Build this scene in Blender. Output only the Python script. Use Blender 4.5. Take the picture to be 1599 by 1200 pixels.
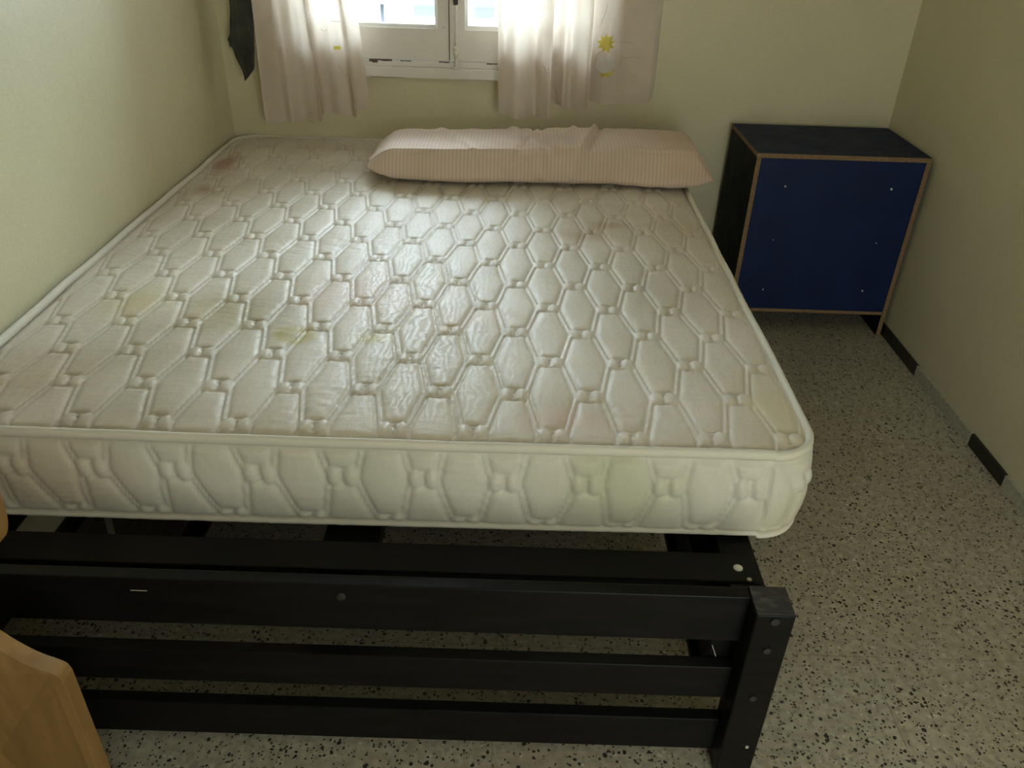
import bpy, bmesh, math, random
import numpy as np
from mathutils import Vector, Matrix, noise

# ------------------------------------------------------------------ clear
for o in list(bpy.data.objects):
    bpy.data.objects.remove(o)
sc = bpy.context.scene
col = sc.collection
R = math.radians

# ------------------------------------------------------------------ camera
PITCH, ROLL, YAW = 31.728, 1.812, 0.01
cp, sp, cr, sr = math.cos(R(PITCH)), math.sin(R(PITCH)), math.cos(R(ROLL)), math.sin(R(ROLL))
right = Vector((cr, sp * sr, cp * sr))
down = Vector((sr, -sp * cr, -cp * cr))
fwd = Vector((0, cp, -sp))
cam = bpy.data.cameras.new('camera')
cam.sensor_width = 36
cam.lens = 1265 / 1599 * 36
cam.clip_start = 0.02
co = bpy.data.objects.new('camera', cam)
col.objects.link(co)
m = Matrix.Identity(4)
for i in range(3):
    m[i][0] = right[i]; m[i][1] = -down[i]; m[i][2] = -fwd[i]; m[i][3] = (0, 0, 1.4)[i]
co.matrix_world = m
sc.camera = co

# ------------------------------------------------------------------ sky, lamps, exposure
w = bpy.data.worlds.new('sky')
sc.world = w
w.use_nodes = True
nt = w.node_tree
bg = nt.nodes['Background']
bg.inputs['Color'].default_value = (0.72, 0.86, 1.0, 1)
bg.inputs['Strength'].default_value = 24.0
sc.view_settings.view_transform = 'Standard'
sc.view_settings.look = 'None'
sc.view_settings.exposure = 0.68
sc.view_settings.gamma = 1
sc.view_settings.use_curve_mapping = False
sc.cycles.use_denoising = True
sc.cycles.max_bounces = 10
sc.cycles.diffuse_bounces = 6
sc.cycles.transparent_max_bounces = 16
sc.cycles.sample_clamp_indirect = 6

def area(name, loc, rot, sx, sy, power, color, portal=False):
    l = bpy.data.lights.new(name, 'AREA')
    l.shape = 'RECTANGLE'; l.size = sx; l.size_y = sy; l.energy = power; l.color = color
    if portal: l.cycles.is_portal = True
    o = bpy.data.objects.new(name, l)
    o.location = loc; o.rotation_euler = rot
    col.objects.link(o)
    return o
area('window_daylight', (-0.27, 3.36, 1.42), (R(-90), 0, 0), 1.2, 1.2, 1, (1, 1, 1), True)
area('hallway_light', (0.64, -0.82, 1.0), (R(84), 0, 0), 0.6, 1.7, 15, (0.95, 1.0, 0.90))

# ------------------------------------------------------------------ materials
def mat(name, color=(.5, .5, .5), rough=.6, spec=.5, metal=0):
    mt = bpy.data.materials.new(name)
    mt.use_nodes = True
    b = mt.node_tree.nodes['Principled BSDF']
    b.inputs['Base Color'].default_value = (*color, 1)
    b.inputs['Roughness'].default_value = rough
    b.inputs['Specular IOR Level'].default_value = spec
    b.inputs['Metallic'].default_value = metal
    return mt
class G:
    """small helper to wire nodes"""
    def __init__(s, mt):
        s.t = mt.node_tree; s.n = s.t.nodes; s.l = s.t.links; s.b = s.n['Principled BSDF']
        s.tc = s.n.new('ShaderNodeTexCoord')
    def _set(s, sock, v):
        if hasattr(v, 'is_linked') or hasattr(v, 'links'): s.l.new(v, sock)
        else: sock.default_value = v
    def mapping(s, scale=(1, 1, 1), loc=(0, 0, 0), rot=(0, 0, 0)):
        mp = s.n.new('ShaderNodeMapping')
        mp.inputs['Scale'].default_value = scale; mp.inputs['Location'].default_value = loc; mp.inputs['Rotation'].default_value = rot
        s.l.new(s.tc.outputs['Object'], mp.inputs[0]); return mp.outputs[0]
    def noise(s, scale, detail=3, rough=.5, vec=None, dist=0):
        x = s.n.new('ShaderNodeTexNoise'); x.inputs['Scale'].default_value = scale
        x.inputs['Detail'].default_value = detail; x.inputs['Roughness'].default_value = rough; x.inputs['Distortion'].default_value = dist
        s.l.new(vec or s.tc.outputs['Object'], x.inputs['Vector']); return x.outputs[0]
    def voronoi(s, scale, out='Distance', vec=None, feature='F1', rnd=1):
        x = s.n.new('ShaderNodeTexVoronoi'); x.feature = feature
        x.inputs['Scale'].default_value = scale; x.inputs['Randomness'].default_value = rnd
        s.l.new(vec or s.tc.outputs['Object'], x.inputs['Vector']); return x.outputs[out]
    def wave(s, scale, vec=None, dist=0, direction='X', profile='SIN', detail=1):
        x = s.n.new('ShaderNodeTexWave'); x.bands_direction = direction; x.wave_profile = profile
        x.inputs['Scale'].default_value = scale; x.inputs['Distortion'].default_value = dist; x.inputs['Detail'].default_value = detail
        s.l.new(vec or s.tc.outputs['Object'], x.inputs['Vector']); return x.outputs[1]
    def ramp(s, fac, stops, interp='LINEAR'):
        x = s.n.new('ShaderNodeValToRGB'); e = x.color_ramp.elements; x.color_ramp.interpolation = interp
        while len(e) < len(stops): e.new(.5)
        for k, (p, c) in enumerate(stops):
            e[k].position = p; e[k].color = (c, c, c, 1) if isinstance(c, (int, float)) else (*c, 1)
        s.l.new(fac, x.inputs[0]); return x.outputs[0]
    def mix(s, fac, a, b, mode='MIX'):
        x = s.n.new('ShaderNodeMixRGB'); x.blend_type = mode
        s._set(x.inputs[0], fac)
        for k, v in ((1, a), (2, b)):
            s._set(x.inputs[k], (*v, 1) if isinstance(v, tuple) else v)
        return x.outputs[0]
    def math(s, op, a, b=0, c=None):
        x = s.n.new('ShaderNodeMath'); x.operation = op
        s._set(x.inputs[0], a); s._set(x.inputs[1], b)
        if c is not None: s._set(x.inputs[2], c)
        return x.outputs[0]
    def spot(s, center, radius, soft=1.0, wob=.35, nscale=9):
        """a blotch: 1 inside an irregular ellipsoid, 0 outside"""
        mp = s.n.new('ShaderNodeMapping'); mp.vector_type = 'POINT'
        mp.inputs['Location'].default_value = [-c / r for c, r in zip(center, radius)]
        mp.inputs['Scale'].default_value = [1 / r for r in radius]
        s.l.new(s.tc.outputs['Object'], mp.inputs[0])
        ln = s.n.new('ShaderNodeVectorMath'); ln.operation = 'LENGTH'
        s.l.new(mp.outputs[0], ln.inputs[0])
        d = s.math('ADD', ln.outputs['Value'], s.math('MULTIPLY', s.math('SUBTRACT', s.noise(nscale, 4), .5), wob * 4))
        return s.ramp(d, [(max(0, 1 - soft), 1.0), (1.0, 0.0)])
    def color(s, c): s.l.new(c, s.b.inputs['Base Color'])
    def rough(s, c): s.l.new(c, s.b.inputs['Roughness'])
    def bump(s, h, strength=.3, dist=.002):
        x = s.n.new('ShaderNodeBump'); x.inputs['Strength'].default_value = strength; x.inputs['Distance'].default_value = dist
        s.l.new(h, x.inputs['Height']); s.l.new(x.outputs[0], s.b.inputs['Normal'])

def wall_mat(name, base, tint, sheen=.45):
    mt = mat(name, base, sheen, .35); g = G(mt)
    n1 = g.ramp(g.noise(2.2, 5, .6), [(.35, 0.0), (.7, 1.0)])
    c = g.mix(n1, base, tint)
    fine = g.ramp(g.noise(260, 2), [(.3, .93), (.7, 1.05)])
    c = g.mix(1.0, c, fine, 'MULTIPLY')
    g.color(c)
    g.bump(g.math('ADD', g.noise(34, 4), g.math('MULTIPLY', g.noise(170, 2), .5)), .25, .003)
    return mt
M_wall = wall_mat('yellow_paint', (.60, .55, .375), (.555, .51, .345))
M_ceil = mat('white_paint', (.74, .73, .66), .8)

def terrazzo():
    mt = mat('terrazzo', (.4, .37, .3), .35, .4); g = G(mt)
    base = g.mix(g.ramp(g.noise(55, 4), [(.35, 0.0), (.65, 1.0)]), (.41, .375, .295), (.31, .278, .21))
    base = g.mix(g.ramp(g.noise(1.6, 3), [(.35, 0.0), (.7, 1.0)]), base, g.mix(1.0, base, (.86, .80, .74), 'MULTIPLY'))
    def chips(scale, frac, size, colr, base):
        wv = g.n.new('ShaderNodeVectorMath'); wv.operation = 'ADD'
        nz = g.n.new('ShaderNodeTexNoise'); nz.inputs['Scale'].default_value = scale * .9
        g.l.new(g.tc.outputs['Object'], nz.inputs['Vector'])
        sc_ = g.n.new('ShaderNodeVectorMath'); sc_.operation = 'SCALE'; sc_.inputs['Scale'].default_value = .9 / scale
        g.l.new(nz.outputs['Color'], sc_.inputs[0])
        g.l.new(g.tc.outputs['Object'], wv.inputs[0]); g.l.new(sc_.outputs[0], wv.inputs[1])
        v = wv.outputs[0]
        cellc = g.voronoi(scale, 'Color', v)
        sep = g.n.new('ShaderNodeSeparateColor'); g.l.new(cellc, sep.inputs[0])
        pick = g.math('LESS_THAN', sep.outputs[0], frac)
        sz = g.math('MULTIPLY_ADD', sep.outputs[1], size * .7, size * .45)
        near = g.math('LESS_THAN', g.voronoi(scale, 'Distance', v), sz)
        return g.mix(g.math('MULTIPLY', pick, near), base, colr)
    base = chips(88, .46, .46, (.27, .25, .20), base)
    base = chips(95, .12, .36, (.46, .43, .35), base)
    base = chips(105, .23, .42, (.035, .033, .028), base)
    base = chips(180, .20, .46, (.045, .04, .03), base)
    # joints between the tiles
    sx = g.n.new('ShaderNodeSeparateXYZ'); g.l.new(g.tc.outputs['Object'], sx.inputs[0])
    def joint(a, off):
        p = g.math('PINGPONG', g.math('ADD', a, off), .2)
        return g.math('LESS_THAN', p, .0009)
    j = g.math('MAXIMUM', joint(sx.outputs[0], 10.016), joint(sx.outputs[1], 10.01))
    base = g.mix(g.math('MULTIPLY', j, .55), base, (.14, .125, .10))
    g.color(base)
    g.rough(g.ramp(g.noise(5, 3), [(.3, .28), (.7, .5)]))
    return mt
M_floor = terrazzo()

MO = (-.26, 2.1355, .362)      # the mattress's own origin
def tick_mat(name, base, dark, stains):
    mt = mat(name, base, .5, .25); g = G(mt)
    c = g.mix(g.ramp(g.noise(4.5, 5, .6), [(.4, 0.0), (.75, 1.0)]), base, dark)
    # satin weave of the damask
    sw = g.ramp(g.wave(22, dist=14, detail=2), [(.35, 0.0), (.6, 1.0)])
    c = g.mix(g.math('MULTIPLY', sw, .06), c, (.75, .71, .64))
    for ctr, rad, colr, amt, soft in stains:
        c = g.mix(g.math('MULTIPLY', g.spot([a_ - b_ for a_, b_ in zip(ctr, MO)], rad, soft), min(1, amt * 1.35)), c, colr)
    c = g.mix(g.math('MULTIPLY', g.ramp(g.noise(160, 2), [(.72, 0.0), (.78, 1.0)]), .25), c, (.25, .2, .13))
    g.color(c)
    g.rough(g.ramp(sw, [(0, .58), (1, .42)]))
    g.b.inputs['Sheen Weight'].default_value = .15
    g.bump(g.math('ADD', g.noise(420, 2), g.math('MULTIPLY', g.noise(45, 4, vec=g.mapping((.5, 1.4, 1))), 1.3)), .35, .0016)
    return mt
YL, BR, GY, PK = (.47, .385, .12), (.36, .23, .11), (.33, .275, .175), (.55, .38, .29)
M_tick = tick_mat('cream_damask', (.60, .53, .435), (.47, .40, .285), [
    ((-.475, 1.53, .56), (.055, .05, .2), YL, .75, .6), ((-.66, 1.62, .56), (.13, .12, .2), YL, .42, .9),
    ((-.30, 1.52, .56), (.05, .03, .2), YL, .5, .8), ((-.86, 1.66, .56), (.12, .13, .2), YL, .38, .9),
    ((-.60, 1.63, .56), (.24, .17, .2), GY, .45, .8), ((-.36, 1.74, .56), (.22, .18, .2), PK, .35, .8),
    ((.18, 2.17, .56), (.15, .06, .2), BR, .42, .9), ((.27, 2.25, .56), (.07, .04, .2), BR, .5, .8),
    ((-1.0, 2.72, .56), (.05, .16, .2), (.30, .13, .06), .6, .8), ((-.98, 2.45, .56), (.04, .06, .2), (.33, .15, .08), .5, .8),
    ((.50, 1.30, .56), (.10, .16, .2), YL, .30, .9), ((-.78, 1.42, .56), (.36, .28, .3), GY, .42, .95), ((-.95, 1.30, .56), (.2, .2, .3), BR, .3, .95), ((.10, 1.25, .56), (.12, .06, .2), PK, .4, .9),
    ((-.1, 1.62, .56), (.16, .10, .2), PK, .3, .9), ((-.75, 1.22, .56), (.3, .12, .2), GY, .3, .9),
    ((.30, 1.75, .56), (.25, .3, .2), GY, .25, .9), ((-.55, 2.95, .56), (.4, .12, .2), BR, .25, .9)])
M_tick_side = tick_mat('cream_damask_border', (.60, .57, .48), (.52, .49, .39), [
    ((-.85, 1.16, .46), (.22, .2, .13), BR, .35, .9), ((.20, 1.16, .46), (.16, .2, .12), (.45, .44, .30), .5, .6),
    ((-.28, 1.16, .47), (.10, .2, .10), (.47, .46, .36), .4, .8), ((.50, 1.2, .40), (.1, .2, .10), (.5, .46, .3), .4, .9)])
M_tape = mat('cream_binding_tape', (.64, .60, .50), .6, .3)
g = G(M_tape); g.bump(g.wave(260, direction='X'), .3, .001)

def black_wood():
    mt = mat('black_lacquer', (.006, .0058, .005), .48, .13); g = G(mt)
    n = g.noise(7, 5, .6, vec=g.mapping((1, 7, 7)))
    g.color(g.mix(g.ramp(n, [(.45, 0.0), (.8, 1.0)]), (.0055, .0052, .0044), (.010, .009, .0078)))
    g.rough(g.ramp(n, [(.3, .3), (.75, .5)]))
    g.bump(n, .12, .002)
    return mt
M_black = black_wood()
M_blackend = mat('black_lacquer_worn', (.045, .04, .036), .55, .4)
g = G(M_blackend); g.color(g.mix(g.ramp(g.noise(40, 4, vec=g.mapping((1, 3, 1))), [(.5, 0.0), (.75, 1.0)]), (.026, .023, .021), (.085, .078, .07)))
M_bolt = mat('grey_metal', (.045, .043, .04), .45, .5, .6)
M_cap = mat('white_plastic', (.75, .72, .66), .4)
M_chip = mat('bare_wood_chip', (.42, .38, .31), .7)

def fabric_pillow():
    mt = mat('striped_cotton', (.6, .45, .36), .85, .15); g = G(mt)
    st = g.ramp(g.wave(26, dist=.25, detail=1), [(.42, 0.0), (.58, 1.0)])
    c = g.mix(st, (.60, .475, .40), (.545, .405, .32))
    sx = g.n.new('ShaderNodeSeparateXYZ'); g.l.new(g.tc.outputs['Object'], sx.inputs[0])
    c = g.mix(g.math('MULTIPLY', g.spot((.53, .16, .09), (.26, .25, .12), .9, .2), .6), c, (.47, .27, .16))
    c = g.mix(g.math('MULTIPLY', g.spot((.03, .16, .11), (.2, .08, .08), .9, .5, 14), .5), c, (.40, .33, .33))
    c = g.mix(g.math('MULTIPLY', g.ramp(g.noise(7, 5), [(.5, 0.0), (.8, 1.0)]), .35), c, (.45, .35, .25))
    g.color(c)
    g.b.inputs['Sheen Weight'].default_value = .25
    g.bump(g.math('ADD', g.noise(330, 2), g.math('MULTIPLY', g.noise(26, 4), 1.6)), .4, .002)
    return mt
M_pillow = fabric_pillow()

def curtain_mat():
    mt = bpy.data.materials.new('sheer_voile'); mt.use_nodes = True
    n, l = mt.node_tree.nodes, mt.node_tree.links
    g = G(mt)
    out = n['Material Output']
    d = n.new('ShaderNodeBsdfDiffuse'); t = n.new('ShaderNodeBsdfTranslucent'); tr = n.new('ShaderNodeBsdfTransparent')
    c = g.mix(g.ramp(g.noise(6, 4), [(.4, 0.0), (.75, 1.0)]), (.70, .61, .52), (.60, .50, .405))
    c = g.mix(g.math('MULTIPLY', g.ramp(g.noise(700, 1), [(.4, 0.0), (.6, 1.0)]), .12), c, (.55, .5, .42))
    l.new(c, d.inputs[0]); l.new(c, t.inputs[0])
    a = n.new('ShaderNodeMixShader'); a.inputs[0].default_value = .36
    l.new(d.outputs[0], a.inputs[1]); l.new(t.outputs[0], a.inputs[2])
    b = n.new('ShaderNodeMixShader'); b.inputs[0].default_value = .008
    l.new(a.outputs[0], b.inputs[1]); l.new(tr.outputs[0], b.inputs[2])
    l.new(b.outputs[0], out.inputs[0])
    return mt
M_curt = curtain_mat()
def thread_mat(name, c):
    mt = mat(name, c, .8, .1)
    n, l = mt.node_tree.nodes, mt.node_tree.links
    t = n.new('ShaderNodeBsdfTranslucent'); t.inputs[0].default_value = (*c, 1)
    a = n.new('ShaderNodeMixShader'); a.inputs[0].default_value = .45
    l.new(n['Principled BSDF'].outputs[0], a.inputs[1]); l.new(t.outputs[0], a.inputs[2])
    l.new(a.outputs[0], n['Material Output'].inputs[0])
    return mt
M_yel = thread_mat('yellow_thread', (.72, .62, .16))
M_whi = thread_mat('white_thread', (.78, .75, .71))
M_brn = thread_mat('brown_thread', (.52, .45, .36))

M_frame = mat('white_gloss_paint', (.66, .62, .56), .35, .45); g = G(M_frame)
c = g.mix(g.ramp(g.noise(5, 4), [(.4, 0.0), (.8, 1.0)]), (.66, .615, .555), (.58, .535, .47))
g.color(g.mix(g.math('MULTIPLY', g.ramp(g.noise(60, 3), [(.68, 0.0), (.75, 1.0)]), .4), c, (.35, .28, .2)))
M_chipped = mat('bare_brown_wood', (.10, .06, .045), .8)
M_gap = mat('dark_gap', (.07, .055, .045), .9)
def glass_mat():
    mt = bpy.data.materials.new('window_glass'); mt.use_nodes = True
    n, l = mt.node_tree.nodes, mt.node_tree.links
    n.remove(n['Principled BSDF'])
    tr = n.new('ShaderNodeBsdfTransparent'); gl = n.new('ShaderNodeBsdfGlossy'); gl.inputs['Roughness'].default_value = .02
    tr.inputs[0].default_value = (.95, .97, .96, 1)
    fr = n.new('ShaderNodeFresnel'); fr.inputs[0].default_value = 1.45
    a = n.new('ShaderNodeMixShader')
    l.new(fr.outputs[0], a.inputs[0]); l.new(tr.outputs[0], a.inputs[1]); l.new(gl.outputs[0], a.inputs[2])
    l.new(a.outputs[0], n['Material Output'].inputs[0])
    return mt
M_glass = glass_mat()
M_lav = mat('dark_cloth', (.018, .018, .014), .9, .1); g = G(M_lav)
g.color(g.mix(g.ramp(g.noise(14, 4), [(.4, 0.0), (.75, 1.0)]), (.030, .031, .023), (.075, .073, .056)))
g.b.inputs['Sheen Weight'].default_value = .3
g.bump(g.noise(300, 2), .3, .001)

def laminate(name, a, b, rough):
    mt = mat(name, a, rough, .22); g = G(mt)
    g.color(g.mix(g.ramp(g.noise(9, 5, .65), [(.35, 0.0), (.75, 1.0)]), a, b))
    g.rough(g.ramp(g.noise(14, 4), [(.3, rough - .06), (.7, rough + .12)]))
    return mt
M_blue = laminate('blue_laminate', (.0045, .0145, .068), (.003, .009, .044), .5)
M_navy = laminate('navy_laminate', (.014, .024, .062), (.012, .019, .048), .65)
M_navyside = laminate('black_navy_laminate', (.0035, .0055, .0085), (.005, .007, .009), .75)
M_chipb = mat('chipboard_edge', (.20, .105, .05), .8, .2); g = G(M_chipb)
g.color(g.mix(g.ramp(g.noise(180, 3), [(.35, 0.0), (.65, 1.0)]), (.155, .095, .05), (.25, .16, .09)))
M_screw = mat('bright_screw', (.75, .74, .72), .3, .5, .6)
M_dkt = mat('dark_skirting_tile', (.016, .014, .009), .4)
M_gyt = mat('grey_skirting_tile', (.40, .385, .31), .4); g = G(M_gyt)
g.color(g.mix(g.ramp(g.noise(90, 4), [(.4, 0.0), (.7, 1.0)]), (.44, .42, .34), (.30, .285, .225)))
M_pine = mat('varnished_yellow_wood', (.5, .3, .1), .42, .4); g = G(M_pine)
n = g.noise(6, 5, .6, vec=g.mapping((9, 9, 1)), dist=.6)
c = g.mix(g.ramp(n, [(.35, 0.0), (.7, 1.0)]), (.27, .155, .052), (.195, .105, .033))
g.color(g.mix(g.math('MULTIPLY', g.ramp(g.noise(240, 2), [(.45, 0.0), (.7, 1.0)]), .3), c, (.26, .14, .05)))
g.bump(g.noise(200, 3), .2, .001)
M_cream = mat('facade_white', (.82, .82, .80), .8)
M_fgrey = mat('facade_grey', (.026, .026, .031), .6)
M_lilac = mat('facade_lilac', (.019, .017, .022), .6)
M_brownsheet = mat('brown_board', (.075, .062, .035), .6); g = G(M_brownsheet)
g.color(g.mix(g.ramp(g.noise(10, 4, vec=g.mapping((8, 1, 1), rot=(0, 0, .5))), [(.4, 0.0), (.7, 1.0)]), (.06, .05, .03), (.11, .09, .055)))
M_strap = mat('pale_strap', (.36, .34, .27), .6)
M_bluegrey = mat('blue_grey_card', (.14, .16, .17), .7)
M_door = mat('door_brown', (.25, .16, .09), .5)

# ------------------------------------------------------------------ mesh helpers
def link(name, me, m, parent=None):
    o = bpy.data.objects.new(name, me)
    col.objects.link(o)
    for mm in (m if isinstance(m, (list, tuple)) else [m]):
        me.materials.append(mm)
    if parent: o.parent = parent
    return o
def obj(name, bm, m, parent=None, smooth=False, bevel=0, segs=2, origin=None):
    if origin is not None:
        bmesh.ops.translate(bm, verts=bm.verts, vec=-Vector(origin))
    bmesh.ops.recalc_face_normals(bm, faces=bm.faces)
    me = bpy.data.meshes.new(name)
    bm.to_mesh(me); bm.free()
    if smooth:
        for p in me.polygons: p.use_smooth = True
    o = link(name, me, m, parent)
    if origin is not None: o.location = origin
    if bevel:
        b = o.modifiers.new('bevel', 'BEVEL'); b.width = bevel; b.segments = segs; b.limit_method = 'ANGLE'
    return o
def box(bm, x0, x1, y0, y1, z0, z1, mi=0):
    v = [bm.verts.new(p) for p in ((x0, y0, z0), (x1, y0, z0), (x1, y1, z0), (x0, y1, z0), (x0, y0, z1), (x1, y0, z1), (x1, y1, z1), (x0, y1, z1))]
    for f in ((0, 3, 2, 1), (4, 5, 6, 7), (0, 1, 5, 4), (1, 2, 6, 5), (2, 3, 7, 6), (3, 0, 4, 7)):
        fc = bm.faces.new([v[i] for i in f]); fc.material_index = mi
def bx(*a):
    bm = bmesh.new(); box(bm, *a); return bm
def lathe(profile, seg=16, axis='Z', loc=(0, 0, 0)):
    """profile of (radius, height); turned about the axis"""
    bm = bmesh.new(); rings = []
    for r, h in profile:
        ring = []
        for k in range(seg):
            a = 2 * math.pi * k / seg
            p = (r * math.cos(a), r * math.sin(a), h)
            if axis == 'Y': p = (p[0], p[2], p[1])
            ring.append(bm.verts.new(Vector(p) + Vector(loc)))
        rings.append(ring)
    for a, b in zip(rings, rings[1:]):
        for k in range(seg):
            bm.faces.new((a[k], a[(k + 1) % seg], b[(k + 1) % seg], b[k]))
    bm.faces.new(rings[0][::-1]); bm.faces.new(rings[-1])
    return bm
def tube(pts, r, seg=8, closed=False):
    bm = bmesh.new(); pts = [Vector(p) for p in pts]; n = len(pts); rings = []
    up = Vector((0, 0, 1))
    for i, p in enumerate(pts):
        a = pts[i - 1] if (i > 0 or closed) else p
        b = pts[(i + 1) % n] if (i < n - 1 or closed) else p
        t = (b - a).normalized()
        u = t.cross(up)
        if u.length < .05: u = t.cross(Vector((0, 1, 0)))
        u.normalize(); v = u.cross(t)
        rr = r(i / (n - 1)) if callable(r) else r
        rings.append([bm.verts.new(p + (u * math.cos(2 * math.pi * k / seg) + v * math.sin(2 * math.pi * k / seg)) * rr) for k in range(seg)])
    for i in range(n if closed else n - 1):
        a, b = rings[i], rings[(i + 1) % n]
        for k in range(seg):
            bm.faces.new((a[k], a[(k + 1) % seg], b[(k + 1) % seg], b[k]))
    if not closed:
        bm.faces.new(rings[0][::-1]); bm.faces.new(rings[-1])
    return bm
def grid_mesh(name, P, m, parent=None, closed_u=False, closed_v=False, extra=None):
    """P: array (nu, nv, 3)"""
    nu, nv, _ = P.shape
    verts = P.reshape(-1, 3)
    faces = []
    for i in range(nu if closed_u else nu - 1):
        for j in range(nv if closed_v else nv - 1):
            i2, j2 = (i + 1) % nu, (j + 1) % nv
            faces.append((i * nv + j, i2 * nv + j, i2 * nv + j2, i * nv + j2))
    if extra: faces += extra(nu, nv)
    me = bpy.data.meshes.new(name)
    me.from_pydata([tuple(map(float, v)) for v in verts], [], faces)
    for p in me.polygons: p.use_smooth = True
    me.update()
    return link(name, me, m, parent)
def poly_prism(pts, y0, y1):
    """outline of (x, z) extruded along y"""
    bm = bmesh.new()
    a = [bm.verts.new((x, y0, z)) for x, z in pts]; b = [bm.verts.new((x, y1, z)) for x, z in pts]
    bm.faces.new(a); bm.faces.new(b[::-1])
    for k in range(len(pts)):
        bm.faces.new((a[k], b[k], b[(k + 1) % len(pts)], a[(k + 1) % len(pts)]))
    return bm
def tag(o, label=None, cat=None, group=None, kind=None):
    if label: o['label'] = label
    if cat: o['category'] = cat
    if group: o['group'] = group
    if kind: o['kind'] = kind
    return o
def thing(name, loc, label, cat, group=None):
    o = bpy.data.objects.new(name, None); col.objects.link(o); o.location = loc
    o.empty_display_size = .1
    return tag(o, label, cat, group)
def part(name, bm, m, root, **k):
    """a child whose mesh was written in world coordinates"""
    L = root.matrix_basis.translation if root.parent is None else root.matrix_basis.translation + root.parent.matrix_basis.translation
    bmesh.ops.translate(bm, verts=bm.verts, vec=-Vector(L))
    return obj(name, bm, m, root, **k)
def struct(name, bm, m, label, **k):
    return tag(obj(name, bm, m, **k), label, None, None, 'structure')
def catmull(P, n):
    P = np.array(P, float); out = []
    Q = np.vstack([2 * P[0] - P[1], P, 2 * P[-1] - P[-2]])
    for i in range(len(P) - 1):
        p0, p1, p2, p3 = Q[i:i + 4]
        for t in np.linspace(0, 1, n, endpoint=False):
            out.append(.5 * (2 * p1 + (p2 - p0) * t + (2 * p0 - 5 * p1 + 4 * p2 - p3) * t * t + (3 * p1 - p0 - 3 * p2 + p3) * t ** 3))
    out.append(P[-1])
    return np.array(out)

# ------------------------------------------------------------------ the room
XL, XR, YB, YF, ZC = -1.09, 1.384, 3.12, -0.75, 2.6
WX0, WX1, WZ0, WZ1 = -0.90, 0.37, 0.80, 2.02       # window opening
bm = bx(XL - .15, XR + .15, -2.4, YB + .02, -.12, 0)
struct('floor', bm, M_floor, 'speckled terrazzo tile floor')
bm = bx(XL - .15, XR + .15, -2.4, YB + .25, ZC, ZC + .1)
struct('ceiling', bm, M_ceil, 'plain ceiling above the room')
struct('wall_left', bx(XL - .15, XL, -2.4, YB + .25, 0, ZC), M_wall, 'pale yellow plastered wall beside the mattress')
struct('wall_right', bx(XR, XR + .15, -2.4, YB + .25, 0, ZC), M_wall, 'pale yellow plastered wall beside the cabinet')
bm = bmesh.new()
box(bm, XL, WX0, YB, YB + .25, -.1, ZC); box(bm, WX1, XR, YB, YB + .25, -.1, ZC)
box(bm, WX0, WX1, YB, YB + .25, -.1, WZ0); box(bm, WX0, WX1, YB, YB + .25, WZ1, ZC)
struct('wall_back', bm, M_wall, 'pale yellow plastered wall around the window')
DX0, DX1 = .30, 0.98
bm = bmesh.new()
box(bm, XL, DX0, YF - .1, YF, 0, ZC); box(bm, DX1, XR, YF - .1, YF, 0, ZC); box(bm, DX0, DX1, YF - .1, YF, 2.1, ZC)
struct('wall_front', bm, M_wall, 'wall with the doorway behind the camera')
struct('wall_hallway', bx(XL, XR, -2.4, -2.3, 0, ZC), M_ceil, 'far wall of the hallway behind the camera')
bm = bmesh.new()
box(bm, DX0 - .06, DX0, YF - .12, YF + .02, 0, 2.16); box(bm, DX1, DX1 + .06, YF - .12, YF + .02, 0, 2.16); box(bm, DX0, DX1, YF - .12, YF + .02, 2.1, 2.16)
struct('trim_1', bm, M_door, 'door casing behind the camera')

# skirting tiles
def skirting(name, x0, x1, first, pattern, label):
    bm = bmesh.new(); y = first
    for mi in pattern:
        box(bm, x0, x1, y + .001, y + .199, 0, .042, mi); y += .2
    struct(name, bm, [M_gyt, M_dkt], label, bevel=.0015)
skirting('baseboard_right', XR - .010, XR, -.6, [0] * 12 + [1, 0, 0, 1, 1, 0], 'skirting of grey and dark tiles along the right wall')
skirting('baseboard_left', XL, XL + .010, -.6, [0] * 8 + [1, 1, 1, 1] + [0, 1, 0, 0, 0, 0], 'skirting of dark and grey tiles along the left wall')
bm = bmesh.new()
for k in range(12): box(bm, XL + .012 + k * .2, XL + .21 + k * .2, YB - .01, YB, 0, .042)
struct('baseboard_back', bm, M_gyt, 'skirting of grey tiles below the window wall')

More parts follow.
